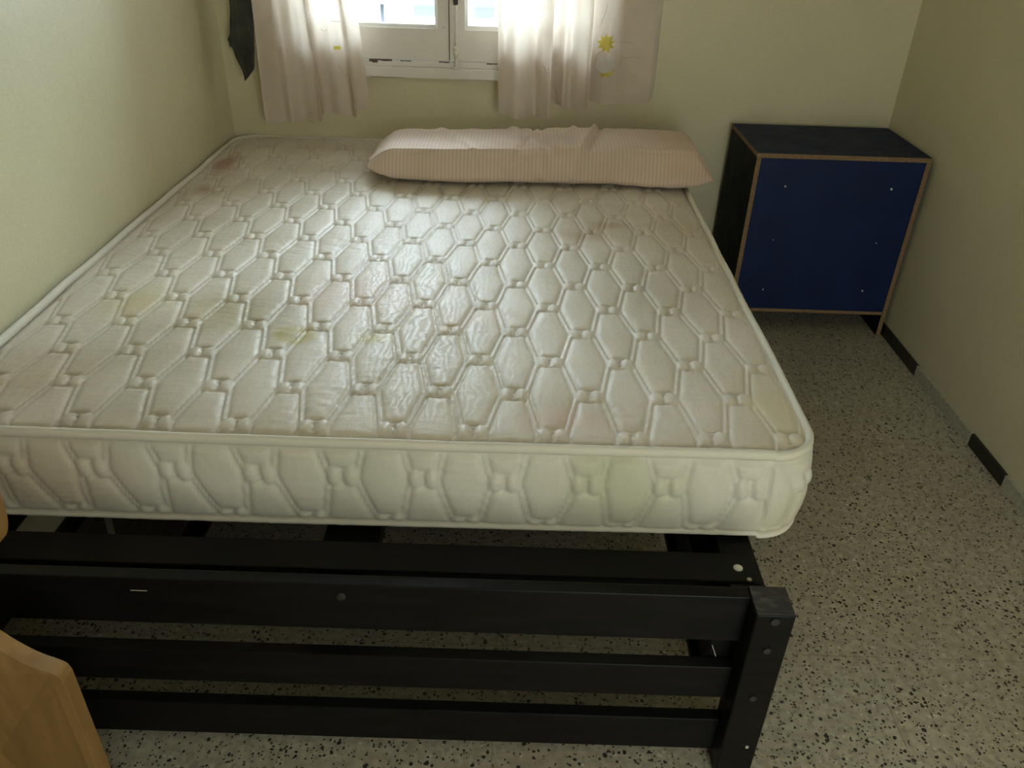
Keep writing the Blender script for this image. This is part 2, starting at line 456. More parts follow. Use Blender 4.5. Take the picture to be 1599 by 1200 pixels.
# ------------------------------------------------------------------ window
win = bpy.data.objects.new('window_1', None); col.objects.link(win); win.location = ((WX0 + WX1) / 2, YB, WZ0)
tag(win, 'white painted wooden casement window between the curtains', None, None, 'structure')
SEAM = -.262
bm = bmesh.new()
box(bm, WX0 - .005, WX1 + .005, 3.088, 3.17, .786, .824)                # bottom rail of the frame
box(bm, WX0, WX1, 3.094, 3.17, .824, .846)
box(bm, WX0, WX0 + .05, 3.094, 3.17, .84, WZ1); box(bm, WX1 - .05, WX1, 3.094, 3.17, .84, WZ1); box(bm, WX0 + .05, WX1 - .05, 3.094, 3.17, WZ1 - .05, WZ1)
part('window_frame', bm, M_frame, win, bevel=.003)
def sash(x0, x1, gx0, gx1, yf):
    z0, z1, gz0, gz1 = .848, WZ1 - .052, .965, WZ1 - .12
    bm = bmesh.new()
    # stiles and rails with a chamfered inner edge round the glass
    yb = yf + .04
    def ring(xa, xb, za, zb, y): return [bm.verts.new(p) for p in ((xa, y, za), (xb, y, za), (xb, y, zb), (xa, y, zb))]
    rs = [ring(x0, x1, z0, z1, yb), ring(x0, x1, z0, z1, yf), ring(gx0 - .011, gx1 + .011, gz0 - .013, gz1 + .013, yf),
          ring(gx0 - .008, gx1 + .008, gz0 - .010, gz1 + .010, yf + .006), ring(gx0, gx1, gz0, gz1, yf + .016), ring(gx0, gx1, gz0, gz1, yb)]
    for a, b in zip(rs, rs[1:] + rs[:1]):
        for k in range(4): bm.faces.new((a[k], a[(k + 1) % 4], b[(k + 1) % 4], b[k]))
    s = part('sash', bm, M_frame, win, bevel=.001)
    p = part('window_pane', bx(gx0 - .004, gx1 + .004, yf + .022, yf + .026, gz0 - .004, gz1 + .004), M_glass, s)
    return s
# note: part() keeps children of children in place because sashes sit at their parent's origin
sash(WX0 + .052, SEAM - .001, WX0 + .12, -.314, 3.099)
sash(SEAM + .001, WX1 - .052, -.196, WX1 - .12, 3.097)
# chipped paint along the bottom of the sashes
bm = bmesh.new()
rnd = random.Random(4)
for xa, xb, z0, z1 in ((-.552, -.522, .834, .8475), (-.522, -.47, .841, .8475), (-.44, -.40, .842, .8455), (-.30, -.262, .8405, .8455), (-.128, -.09, .839, .845), (-.55, -.43, .7865, .788)):
    v = []
    n = 9
    for k in range(n): v.append((xa + (xb - xa) * k / (n - 1), z1))
    for k in range(n): v.append((xb - (xb - xa) * k / (n - 1), z0 + rnd.uniform(0, .4) * (z1 - z0)))
    yy = 3.0932 if z0 > .8 else 3.0872
    a = [bm.verts.new((x, yy, z)) for x, z in v]; b = [bm.verts.new((x, yy + .003, z)) for x, z in v]
    bm.faces.new(a)
    for k in range(len(v)): bm.faces.new((a[k], a[(k + 1) % len(v)], b[(k + 1) % len(v)], b[k]))
tag(part('chipped_paint', bm, M_chipped, win), 'dark bare wood where the paint has chipped')
bm = bx(SEAM - .0016, SEAM + .0016, 3.0965, 3.11, .848, WZ1 - .06)
part('sash_gap', bm, M_gap, win)
# cremone bolt on the meeting stile
bolt = bpy.data.objects.new('cremone_bolt', None); col.objects.link(bolt); bolt.parent = win
def bpart(name, bm, m=M_frame, **k):
    bmesh.ops.translate(bm, verts=bm.verts, vec=-Vector(win.location)); return obj(name, bm, m, bolt, **k)
bpart('bolt_rod', tube([(-.237, 3.086, .826), (-.237, 3.086, .95), (-.237, 3.086, 1.5), (-.237, 3.086, 1.95)], .0048, 10), smooth=True)
bm = lathe([(.006, .868), (.010, .871), (.011, .879), (.008, .884), (.0105, .889), (.011, .897), (.006, .902)], 14, loc=(-.237, 3.086, 0))
box(bm, -.245, -.229, 3.086, 3.098, .873, .897)
bpart('bolt_guide', bm, smooth=True)
bm = lathe([(.011, .822), (.011, .829), (.007, .831), (.007, .856), (.005, .858)], 14, loc=(-.237, 3.085, 0))
box(bm, -.249, -.225, 3.08, 3.097, .822, .829)
bpart('bolt_keeper', bm, bevel=.001)
bpart('bolt_handle', bx(-.2445, -.2295, 3.074, 3.097, 1.035, 1.14), M_bolt, bevel=.003)

# house across the yard, seen overexposed through the glass
nb = thing('neighbouring_building', (-.4, 6.0, -4), 'bright white house wall outside, seen through the window glass', 'building')
part('facade', bx(-6, 5, 6.0, 6.4, -4, 2.3), M_cream, nb)
part('ledge', bx(-6, 5, 5.7, 6.0, .715, .86), M_lilac, nb)
part('window', bx(-.745, -.60, 5.985, 6.02, .612, .71), M_fgrey, nb)
part('window', bx(-.335, -.20, 5.985, 6.02, .612, .71), M_fgrey, nb)
part('drainpipe', tube([(-.957, 5.97, -4), (-.957, 5.97, .5), (-.957, 5.97, .715)], .014, 8), M_fgrey, nb, smooth=True)

# ------------------------------------------------------------------ quilting height field
def quilt(u, v, u0, v0, hx, hy, A=.0062, ky=.185):
    """hexagonal padded cells, two-lobed knots between them and corded channels"""
    def wrap(a, p): return (a + p / 2) % p - p / 2
    def cell(du, dv):
        du, dv = np.abs(du), np.abs(dv)
        x1, x2, y2 = .605 * hx, .305 * hx, .85 * hy
        nx, ny = y2, (x1 - x2); ln = math.hypot(nx, ny); nx /= ln; ny /= ln
        d1 = y2 - dv
        d2 = (x1 - du) * nx - dv * ny
        # soft minimum keeps corners round
        k = .003
        h = np.clip(.5 + .5 * (d2 - d1) / k, 0, 1)
        return d2 * (1 - h) + d1 * h - k * h * (1 - h)
    def lobe(du, dv, ky=ky):
        best = np.zeros_like(du)
        for s in (-1, 1):
            r2 = ((du - s * .205 * hx) / (.20 * hx)) ** 2 + (dv / (ky * hy)) ** 2
            best = np.maximum(best, np.clip(1 - r2, 0, 1) ** .5)
        return best
    a, b = wrap(u - u0, 2 * hx), wrap(v - v0, 2 * hy)
    a2, b2 = wrap(u - u0 - hx, 2 * hx), wrap(v - v0 - hy, 2 * hy)
    d = np.maximum(cell(a, b), cell(a2, b2))
    L = np.maximum(lobe(a2, b), lobe(a, b2))
    pad = A * (1 - np.exp(-np.clip(d, 0, 1) / .0048))
    pad += .0015 * np.clip(d / .04, 0, 1)
    cord = .0054 * np.exp(-((np.clip(-d, 0, 1) - .0040) / .0029) ** 2) * (d < 0)
    near = np.exp(-(np.clip(-d, 0, 1) - .013).clip(0) / .004)
    h = np.where(d > 0, pad, cord * near + .0)
    return np.maximum(h, L * A * 1.35)
def vnoise(x, y, s, seed=0.0):
    f = np.vectorize(lambda a, b: noise.noise(Vector((a * s, b * s, seed))))
    return f(x, y)
def fbm_lut(nu, nv, su, sv, seed):
    """cheap smooth random field by bilinear lookup"""
    rs = np.random.RandomState(seed)
    T = rs.uniform(-1, 1, (int(su) + 3, int(sv) + 3))
    a = np.linspace(0, su, nu); b = np.linspace(0, sv, nv)
    ia, ib = a.astype(int), b.astype(int)
    fa, fb = (a - ia), (b - ib)
    fa = fa * fa * (3 - 2 * fa); fb = fb * fb * (3 - 2 * fb)
    fa, fb = fa[:, None], fb[None]
    g00 = T[ia][:, ib]; g10 = T[ia + 1][:, ib]; g01 = T[ia][:, ib + 1]; g11 = T[ia + 1][:, ib + 1]
    return (g00 * (1 - fa) + g10 * fa) * (1 - fb) + (g01 * (1 - fa) + g11 * fa) * fb

# ------------------------------------------------------------------ mattress
MX0, MX1, MY0, MY1, MB, MT = -1.076, .556, 1.158, 3.113, .362, .553
RC = .085
mat_root = thing('mattress', ((MX0 + MX1) / 2, (MY0 + MY1) / 2, MB), 'stained cream quilted double mattress lying on the black bed frame', 'mattress')
ML = np.array(mat_root.location)
step = .0034
nu, nv = int((MX1 - MX0) / step), int((MY1 - MY0) / step)
U, V = np.meshgrid(np.linspace(MX0, MX1, nu), np.linspace(MY0, MY1, nv), indexing='ij')
def round_plan(U, V, inset=0.0, r=RC):
    """square grid squeezed into a rounded rectangle"""
    cx0, cx1, cy0, cy1 = MX0 + r, MX1 - r, MY0 + r, MY1 - r
    a = np.where(U < cx0, (U - cx0) / r, np.where(U > cx1, (U - cx1) / r, 0))
    b = np.where(V < cy0, (V - cy0) / r, np.where(V > cy1, (V - cy1) / r, 0))
    x = a * np.sqrt(1 - b * b / 2); y = b * np.sqrt(1 - a * a / 2)
    k = (r - inset) / r
    return np.clip(U, cx0, cx1) + x * r * k, np.clip(V, cy0, cy1) + y * r * k
X, Y = round_plan(U, V, .004)
edge = np.minimum(np.minimum(U - MX0, MX1 - U), np.minimum(V - MY0, MY1 - V))
H = quilt(X + .004 * fbm_lut(nu, nv, 9, 11, 3), Y + .003 * fbm_lut(nu, nv, 8, 12, 5) - .06 * np.clip(X - .2, 0, 1) ** 1.5, .005, 1.4465, .0718, .1262)
H = H * np.clip(edge / .02, 0.15, 1)
# puckers: fine creases across each cell
cr_ = fbm_lut(nu, nv, 60, 330, 7); cr2 = fbm_lut(nu, nv, 90, 170, 8); cr3 = fbm_lut(nu, nv, 14, 16, 9)
H = H + (.00018 * cr_ + .0010 * cr2 * np.clip(cr3, 0, 1)) * np.clip(edge / .03, 0, 1)
Z = MT - .006 + H + .010 * (1 - np.exp(-edge / .05)) + .004 * fbm_lut(nu, nv, 4, 5, 2)
P = np.stack([X, Y, Z], -1) - ML
grid_mesh('quilted_top', P, M_tick, mat_root)
# border: perimeter path with rounded corners
def perimeter(r, n=14, off=0.0, fine=.0058):
    pts = []
    c = [(MX1 - r, MY0 + r, -90), (MX1 - r, MY1 - r, 0), (MX0 + r, MY1 - r, 90), (MX0 + r, MY0 + r, 180)]
    for i, (cx, cy, a0) in enumerate(c):
        for k in range(n + 1):
            a = R(a0 + 90 * k / n)
            pts.append((cx + r * math.cos(a), cy + r * math.sin(a), math.cos(a), math.sin(a)))
        nx, ny, a1 = c[(i + 1) % 4]
        a = R(a1); p0 = np.array(pts[-1][:2]); p1 = np.array((nx + r * math.cos(a), ny + r * math.sin(a)))
        m_ = int(np.linalg.norm(p1 - p0) / fine)
        for k in range(1, m_):
            q = p0 + (p1 - p0) * k / m_
            pts.append((q[0], q[1], pts[-1][2] if k > 1 else math.cos(a), pts[-1][3] if k > 1 else math.sin(a)))
    return np.array(pts)
per = perimeter(RC, 22, 0, .0042)
seg = np.linalg.norm(np.diff(np.vstack([per[:, :2], per[:1, :2]]), axis=0), axis=1)
s = np.concatenate([[0], np.cumsum(seg)[:-1]])
i0 = np.argmin(np.abs(per[:, 0] - .139) + np.abs(per[:, 1] - MY0) * 5)
nz = 50
zz = np.linspace(MB + .008, MT - .014, nz)
S, ZZ = np.meshgrid(s - s[i0] + .139, zz, indexing='ij')
ns = len(per)
t = (ZZ - MB) / (MT - MB)
lean = .22 * (ZZ - .46) * np.clip(-S / 1.0, 0, 1)
hq = quilt(S + lean + .005 * fbm_lut(ns, nz, 40, 2, 4), ZZ + .004 * fbm_lut(ns, nz, 30, 2, 6), .139 + .0735, .481, .0735, .108, .0085, .235)
fade = np.clip(np.minimum(ZZ - zz[0], zz[-1] - ZZ) / .012, .1, 1)
out = .012 * np.sin(np.pi * np.clip(t, 0, 1)) - .006 + hq * fade + .0010 * fbm_lut(ns, nz, 140, 30, 13) * fade * np.clip(fbm_lut(ns, nz, 40, 2, 15), 0, 1)
P = np.stack([per[:, 0:1] + per[:, 2:3] * out, per[:, 1:2] + per[:, 3:4] * out, ZZ], -1)
P[..., 0] = np.clip(P[..., 0], XL + .003, 9)
grid_mesh('quilted_border', P - ML, M_tick_side, mat_root, closed_u=True)
# bottom sheet
bm = bmesh.new()
bm.faces.new([bm.verts.new((p[0] - p[2] * .004, p[1] - p[3] * .004, MB + .004)) for p in per[::3]])
part('underside', bm, M_tape, mat_root)
# binding tapes: a padded rounded band above and below the border
def tape(name, z, hgt, bulge):
    prof = [(math.cos(a) * bulge, math.sin(a) * hgt) for a in np.linspace(-math.pi, math.pi, 13)[:-1]]
    k = fbm_lut(ns, 1, 60, 1, int(z * 1000))[:, 0]
    k2 = fbm_lut(ns, 1, 520, 1, int(z * 1000) + 1)[:, 0]
    P = np.zeros((ns, 12, 3))
    for j, (o_, h_) in enumerate(prof):
        oo = o_ * (1 + .06 * k2) - .003 + .0012 * k
        P[:, j, 0] = per[:, 0] + per[:, 2] * oo; P[:, j, 1] = per[:, 1] + per[:, 3] * oo
        P[:, j, 2] = z + h_ + .0014 * k + .004 * np.sin(s * 2.1 + z * 30)
    P[..., 0] = np.clip(P[..., 0], XL + .003, 9)
    grid_mesh(name, P - ML, M_tape, mat_root, closed_u=True, closed_v=True)
tape('binding_tape', MT - .001, .0105, .008)
tape('binding_tape', MB + .007, .0065, .009)

# ------------------------------------------------------------------ bed frame
bed = thing('bed_frame', (-.29, 2.0, 0), 'black painted slatted wooden double bed frame under the mattress', 'bed')
BT = .36
def bpost(x0, x1, y0, y1, z1):
    return part('post', bx(x0, x1, y0, y1, 0, z1), M_black, bed, bevel=.003)
post = bpost(.397, .460, .900, .963, .43)
def sub(name, bm, m, parent, **k):
    bmesh.ops.translate(bm, verts=bm.verts, vec=-Vector(bed.location)); return obj(name, bm, m, parent, **k)
tag(sub('post_end', bx(.3985, .4585, .9015, .9615, .4295, .4312), M_blackend, post, bevel=.0008), 'worn grey end grain')
for x, z, r in ((.428, .417, .0075), (.428, .350, .0065), (.427, .230, .0065)):
    sub('bolt_head', lathe([(r, -.0025), (r * .95, -.0032), (r * .5, -.0034)][::-1] + [(r, .002)], 14, 'Y', (x, .900, z)), M_bolt, post, smooth=False)
sub('bolt_head', lathe([(.003, -.002), (.0034, .002)], 10, 'Y', (.441, .900, .095)), M_screw, post)
bpost(-1.055, -.992, .900, .963, .43)
bpost(-1.055, -.992, 3.02, 3.083, .35); bpost(.397, .460, 3.02, 3.083, .35)
for z0, z1 in ((.325, .4285), (.178, .258), (.030, .116)):
    rl = part('footboard_rail', bx(-.992, .3975, .938, .9615, z0, z1), M_black, bed, bevel=.002)
    if z1 > .4:
        sub('bolt_head', lathe([(.004, -.004), (.007, -.0032), (.0085, -.001), (.0085, .002)], 14, 'Y', (-.268, .938, .402)), M_bolt, rl)
        sub('paint_chip', bx(-.612, -.585, .9372, .939, .4005, .4018), M_chip, rl)
# side rails, centre beam
part('side_rail', bx(.395, .459, .9635, 3.02, .21, BT - .004), M_black, bed, bevel=.003)
inner = part('slat_ledge', bx(.358, .3948, .9635, 3.06, .186, .315), M_black, bed, bevel=.002)
bm = bmesh.new(); box(bm, -.0006, .0006, .9625, .9638, -.017, .017)
bmesh.ops.rotate(bm, verts=bm.verts, cent=(0, 0, 0), matrix=Matrix.Rotation(-.36, 3, 'Y'))
bmesh.ops.translate(bm, verts=bm.verts, vec=(.3675, 0, .269))
sub('paint_chip', bm, M_chip, inner)
part('slat_ledge', bx(.345, .3578, 1.0, 3.06, .186, .20), M_black, bed, bevel=.001)
sr_ = part('side_rail', bx(-1.056, -1.0, .9635, 3.02, .25, BT - .004), M_black, bed, bevel=.003)
part('centre_beam', bx(-.347, -.242, .9625, 3.06, .302, .3395), M_black, bed, bevel=.002)
part('headboard_rail', bx(-.99, .395, 3.03, 3.06, .22, .34), M_black, bed, bevel=.003)
def slat(y0, y1):
    return part('slat', bx(-1.05, .452, y0, y1, BT - .02, BT), M_black, bed, bevel=.003)
s0 = slat(1.041, 1.114)
sub('screw_cap', lathe([(.0085, BT - .001), (.0085, BT + .0012), (.006, BT + .003), (.002, BT + .0034)], 14, loc=(.418, 1.075, 0)), M_cap, s0, smooth=True)
sub('paint_chip', lathe([(.005, BT - .001), (.0045, BT + .001)], 7, loc=(.432, 1.0475, 0)), M_chip, s0)
for k in range(13): slat(1.25 + k * .137, 1.25 + k * .137 + .07)
for yy in (1.75, 2.5):
    part('centre_leg', bx(-.32, -.27, yy, yy + .05, 0, .272), M_black, bed, bevel=.002)

# things lying under the bed
o = thing('floor_board', (-.92, 1.7, 0), 'dull brown board lying on the floor under the bed by the left wall', 'board')
part('board', bx(-1.06, -.805, 1.45, 2.1, .001, .016), M_brownsheet, o, bevel=.002)
bm = bmesh.new()
box(bm, -.008, .008, -.06, .06, 0, .002)
bmesh.ops.rotate(bm, verts=bm.verts, cent=(0, 0, 0), matrix=Matrix.Rotation(.55, 3, 'Z'))
bmesh.ops.translate(bm, verts=bm.verts, vec=(-1.0, 1.53, .016))
tag(part('strap', bm, M_strap, o), 'pale strap across the board')
o = obj('loose_slat', bx(-.788, -.748, 1.44, 2.3, 0, .018), M_black, origin=(-.768, 1.87, 0), bevel=.003)
tag(o, 'loose black slat lying on the floor under the bed beside the brown board', 'slat')

# ------------------------------------------------------------------ pillow
pil = thing('pillow', (.06, 2.56, .571), 'long striped beige bolster pillow with creases lying at the window end of the mattress', 'pillow')
nt_, na = 240, 72
T = np.linspace(-1, 1, nt_); A = np.linspace(0, 2 * math.pi, na, endpoint=False)
P = np.zeros((nt_, na, 3))
x0, x1 = -.565, .565
for i, tt in enumerate(T):
    x = .008 + tt * .562
    e = abs(tt)
    kz = (1 - e ** 14) ** .5 if e < 1 else 0
    kz = max(kz, .03)
    if tt < -.86: kz *= 1 - .55 * ((-tt - .86) / .14) ** 1.3
    if tt > .9: kz *= 1 - .75 * ((tt - .9) / .1) ** 1.2
    half_d, half_h = .150, .056 + .008 * tt
    dep = half_d * (1 - .10 * max(0, (e - .8) / .2) ** 2)
    cz = half_h * (.98 if tt < 0 else .98 + .0 * tt)
    if tt > .88: cz -= .030 * ((tt - .88) / .12) ** 1.2
    if tt < -.9: cz -= .012 * ((-tt - .9) / .1)
    fr = .012 * math.sin(tt * 4.2 + .6)
    for j, a in enumerate(A):
        ca, sa = math.cos(a), math.sin(a)
        p = .42
        yy = math.copysign(abs(ca) ** p, ca) * dep
        zz_ = math.copysign(abs(sa) ** p, sa) * half_h * kz
        # lean: the top is set back from the front bottom
        yy += .16 + fr + .022 * (zz_ / half_h)
        n1 = noise.noise(Vector((x * 7, yy * 9, zz_ * 9)))
        # creases running across near the middle right
        cre = 0
        for cx, sl, wd, am in ((.285, .25, .011, .017), (.312, .2, .009, -.012), (.12, -.35, .014, .011), (.09, .3, .010, -.010), (.2, .3, .012, .010), (-.1, -.5, .013, .009), (.165, -.2, .011, -.012)):
            q = (x + .145 - cx - sl * (yy - .1) - .15 * zz_) / wd
            cre += am * math.exp(-q * q)
        upface = max(0.0, sa) ** .5
        frontface = max(0.0, -ca)
        k = .004 * n1 + .0022 * noise.noise(Vector((x * 24, yy * 14 + x * 9, zz_ * 22))) + cre * (.35 + .65 * upface) * (1 if sa > -.3 else .2)
        nrm = Vector((0, ca, sa))
        seam = 0
        if sa > 0 and ca < 0:      # corded seam on the upper front edge
            seam = .006 * math.exp(-((math.atan2(sa, -ca) - .80) / .10) ** 2)
        k += seam
        P[i, j] = (x, yy + nrm.y * k, max(cz + zz_ + nrm.z * k, .0005 + .001 * (1 + ca)))
def caps(nu, nv):
    return [tuple(range(nv))[::-1], tuple((nu - 1) * nv + j for j in range(nv))]
grid_mesh('pillowcase', P - np.array([.06 - .06, 0, 0]), M_pillow, pil, closed_v=True, extra=caps)
# pointed corner ears of the case
def ear(tipx, tipy, tipz, bx_, y0, y1, zb):
    n = 14; G_ = np.zeros((n, 10, 3))
    for i in range(n):
        u = i / (n - 1)
        for j in range(10):
            a = 2 * math.pi * j / 10
            yc = (y0 + y1) / 2 * (1 - u) + tipy * u
            w_ = (y1 - y0) / 2 * (1 - u) ** .8 + .006
            h_ = zb * (1 - u) ** .7 + .003
            G_[i, j] = (bx_ + (tipx - bx_) * u, yc + w_ * math.cos(a), max(.001, tipz * u + zb * (1 - u) + h_ * math.sin(a) * .9))
    return G_
grid_mesh('pillow_corner', ear(.585, .09, .010, .50, .03, .20, .022), M_pillow, pil, closed_v=True, extra=caps)
grid_mesh('pillow_corner', ear(-.565, .13, .030, -.50, .03, .24, .034), M_pillow, pil, closed_v=True, extra=caps)

# ------------------------------------------------------------------ curtains
ZTOP = 1.98
class Curtain:
    def __init__(s, ctrl, topctrl, n=12):
        kf = .984
        ctrl = [(x * kf, (3.04 + (y - 3.04) * 1.7) * kf, 1.4 + (z - 1.4) * kf) for x, y, z in ctrl]; topctrl = [(x * kf, (3.045 + (y - 3.045) * 1.7) * kf) for x, y in topctrl]
        s.B = catmull(ctrl, n)              # columns x, y, hem z
        s.Tp = catmull(topctrl, n)          # columns x, y at the rod
    def pos(s, i, z):
        b, t = s.B[i], s.Tp[i]
        k = max(0, min(1, (z - b[2]) / (ZTOP - b[2])))
        e = k ** 1.15
        x = b[0] * (1 - e) + t[0] * e
        y = b[1] * (1 - k) + t[1] * k + .004 * noise.noise(Vector((b[0] * 9, z * 5, 1.3)))
        x += .006 * noise.noise(Vector((b[0] * 6, z * 3.1, 7.7))) * (1 - k)
        return (x, y, z)
    def mesh(s, name, parent, nz=90):
        n = len(s.B); P = np.zeros((n, nz, 3))
        L = np.array(parent.location)
        for i in range(n):
            for j in range(nz):
                k = (j / (nz - 1)) ** 1.5
                z = s.B[i][2] + (ZTOP - s.B[i][2]) * k
                P[i, j] = s.pos(i, z)
        return grid_mesh(name, P - L, M_curt, parent)
    def at(s, x, z, lift=.0015):
        """frontmost point of the cloth at x, z"""
        best = None
        for i in range(len(s.B) - 1):
            a, b = s.pos(i, z), s.pos(i + 1, z)
            lo, hi = sorted((a[0], b[0]))
            if lo <= x <= hi and hi > lo:
                f = (x - a[0]) / (b[0] - a[0]); y = a[1] + (b[1] - a[1]) * f
                if best is None or y < best: best = y
        if best is None:
            i = int(np.argmin(np.abs(s.B[:, 0] - x))); best = s.pos(i, z)[1]
        return (x, best - lift, z)
cr_ctrl = [(-.080, 3.035, .683), (-.055, 3.050, .678), (-.02, 3.025, .671), (.015, 3.030, .669), (.05, 3.045, .678), (.078, 3.026, .677), (.107, 3.012, .684),
           (.103, 3.042, .70), (.106, 3.062, .717), (.130, 3.055, .718), (.153, 3.035, .716), (.175, 3.045, .709), (.2, 3.028, .706), (.225, 3.016, .714), (.239, 3.008, .722),
           (.235, 3.040, .732), (.243, 3.060, .733), (.27, 3.052, .727), (.304, 3.046, .722), (.345, 3.056, .724), (.39, 3.046, .7235), (.431, 3.052, .726), (.458, 3.048, .733), (.476, 3.055, .748), (.483, 3.06, .79)]
cr_top = [(-.115 + (c_[0] + .08) * 1.06, 3.045 + (c_[1] - 3.04) * .8) for c_ in cr_ctrl]
cl_ctrl = [(-.938, 3.040, .629), (-.925, 3.015, .630), (-.90, 3.035, .627), (-.87, 3.050, .626), (-.835, 3.028, .630), (-.80, 3.045, .640), (-.765, 3.030, .641), (-.737, 3.022, .640),
           (-.724, 3.016, .650), (-.727, 3.045, .663), (-.70, 3.052, .664), (-.66, 3.036, .662), (-.62, 3.040, .658), (-.597, 3.022, .657), (-.599, 3.045, .668), (-.577, 3.054, .681), (-.553, 3.05, .684)]
cl_top = [(-.925 + (c_[0] + .938) * .62, 3.045 + (c_[1] - 3.04) * .8) for c_ in cl_ctrl]
rt = thing('curtain', (.2, 3.045, .669), 'sheer off-white curtain with a yellow flower, hanging at the right of the window', 'curtain', 'sheer curtains at the window')
CR = Curtain(cr_ctrl, cr_top); CR.mesh('curtain_cloth', rt)
lt = thing('curtain', (-.75, 3.045, .626), 'sheer off-white curtain at the left of the window, in the corner behind the dark cloth', 'curtain', 'sheer curtains at the window')
CL = Curtain(cl_ctrl, cl_top); CL.mesh('curtain_cloth', lt)
def patch(cur, root, name, outline, m, label=None, lift=.0018):
    """embroidered patch: outline (x, z) laid on the cloth as a fan"""
    bm = bmesh.new()
    cx = sum(p[0] for p in outline) / len(outline); cz = sum(p[1] for p in outline) / len(outline)
    rings = [[bm.verts.new(cur.at(cx + (x - cx) * k, cz + (z - cz) * k, lift)) for x, z in outline] for k in (.4, .7, 1)]
    c = bm.verts.new(cur.at(cx, cz, lift)); n = len(outline)
    for k in range(n):
        bm.faces.new((c, rings[0][k], rings[0][(k + 1) % n]))
        for a, b in zip(rings, rings[1:]): bm.faces.new((a[k], b[k], b[(k + 1) % n], a[(k + 1) % n]))
    o = part(name, bm, m, root)
    if label: o['label'] = label
def star(cx, cz, r, n, inner=.6, sq=1.0):
    out = []
    for k in range(2 * n):
        a = math.pi * k / n + .2
        rr = r * (1 if k % 2 == 0 else inner)
        out.append((cx + rr * math.cos(a), cz + rr * math.sin(a) * sq))
    return out
def disc(cx, cz, rx, rz, n=20): return [(cx + rx * math.cos(2 * math.pi * k / n), cz + rz * math.sin(2 * math.pi * k / n)) for k in range(n)]
patch(CR, rt, 'embroidered_flower', star(.288, .938, .034, 9, .58), M_yel, 'yellow star-shaped flower')
patch(CR, rt, 'embroidered_petal', disc(.292, .868, .034, .028), M_whi, 'round white petal', .0016)
patch(CR, rt, 'embroidered_petal', [(.27, .835), (.285, .828), (.305, .828), (.32, .838), (.325, .850), (.30, .843), (.28, .84)], M_yel, 'yellow lower petal')
patch(CL, lt, 'embroidered_flower', [(-.655, .893), (-.632, .893), (-.628, .899), (-.632, .905), (-.653, .905)], M_yel, 'yellow stitched fleck')
def stitch(cur, root, pts, r=.0009):
    P = catmull(pts, 6)
    bm = tube([cur.at(x, z, .0012) for x, z in P], r, 5)
    part('embroidered_stem', bm, M_brn, root)
for pts in ([(.107, .80), (.125, .77), (.13, .745), (.128, .722)], [(.11, .75), (.13, .738), (.145, .725), (.16, .716)], [(.155, .765), (.145, .745), (.146, .725)], [(.075, .865), (.085, .845), (.095, .85), (.09, .86)], [(.345, .895), (.365, .893), (.385, .898), (.41, .892)],
            [(.335, .942), (.36, .944), (.38, .943)], [(.262, .99), (.272, 1.02), (.284, 1.06)], [(.34, .86), (.345, .875), (.347, .885)], [(.255, .875), (.262, .9), (.275, .915)]):
    stitch(CR, rt, pts)
for pts in ([(-.655, .985), (-.64, .982), (-.625, .984)], [(-.64, .84), (-.63, .82), (-.615, .81)], [(-.77, .665), (-.755, .68), (-.745, .676)], [(-.775, .65), (-.755, .645), (-.74, .65)], [(-.84, .895), (-.832, .90), (-.83, .89)], [(-.70, .955), (-.685, .95), (-.67, .957)]):
    stitch(CL, lt, pts)
rod = thing('curtain_rod', (-.22, 3.05, ZTOP), 'plain curtain rod above the window', 'curtain rod')
part('rod', tube([(-1.06, 3.003, ZTOP + .014), (-.2, 3.003, ZTOP + .014), (.6, 3.003, ZTOP + .014)], .011, 10), M_frame, rod, smooth=True)
for x in (-.99, .55): part('bracket', bx(x - .008, x + .008, 2.995, 3.12, ZTOP + .004, ZTOP + .022), M_frame, rod)

# dark cloth hanging in the corner
hk = thing('wall_hook', (-.985, 3.12, 1.60), 'small hook on the wall above the dark cloth', 'hook')
part('hook', tube([(-.975, 3.119, 1.62), (-.975, 3.02, 1.60), (-.975, 2.99, 1.605), (-.975, 2.985, 1.625)], .005, 8), M_bolt, hk, smooth=True)
cl = thing('hanging_cloth', (-.97, 3.0, .775), 'dark grey-black cloth hanging down in the window corner to a pointed end', 'cloth')
rows = [(1.61, -.975, .020), (1.45, -.972, .035), (1.2, -.966, .039), (1.035, -.963, .0375), (.97, -.9665, .041), (.915, -.972, .043), (.900, -.975, .0435), (.885, -.970, .038), (.85, -.969, .031), (.82, -.966, .023), (.80, -.972, .013), (.786, -.978, .006), (.778, -.982, .0015)]
rows_s = catmull(rows, 7)
nA = 40
P = np.zeros((len(rows_s), nA, 3))
for i, (z, xc, hw) in enumerate(rows_s):
    hw = max(hw, .001)
    for j in range(nA):
        a = 2 * math.pi * j / nA
        fold = 1 + .22 * math.sin(a * 5 + z * 4) + .12 * math.sin(a * 9 + z * 9)
        P[i, j] = (xc + hw * math.cos(a), 3.0 + min(hw * .55, .02) * math.sin(a) * fold + .006 * math.sin(z * 7), z)
P[..., 1] += .004 * np.sin(np.linspace(0, 9, len(rows_s)))[:, None]
grid_mesh('cloth', P - np.array(cl.location), M_lav, cl, closed_v=True, extra=caps)
bm = tube([(-1.008, 2.996, .93), (-1.014, 2.993, .912), (-1.012, 2.993, .895), (-1.004, 2.996, .888)], lambda u: .004 + .005 * math.sin(u * math.pi), 8)
part('cloth_fold', bm, M_lav, cl, smooth=True)

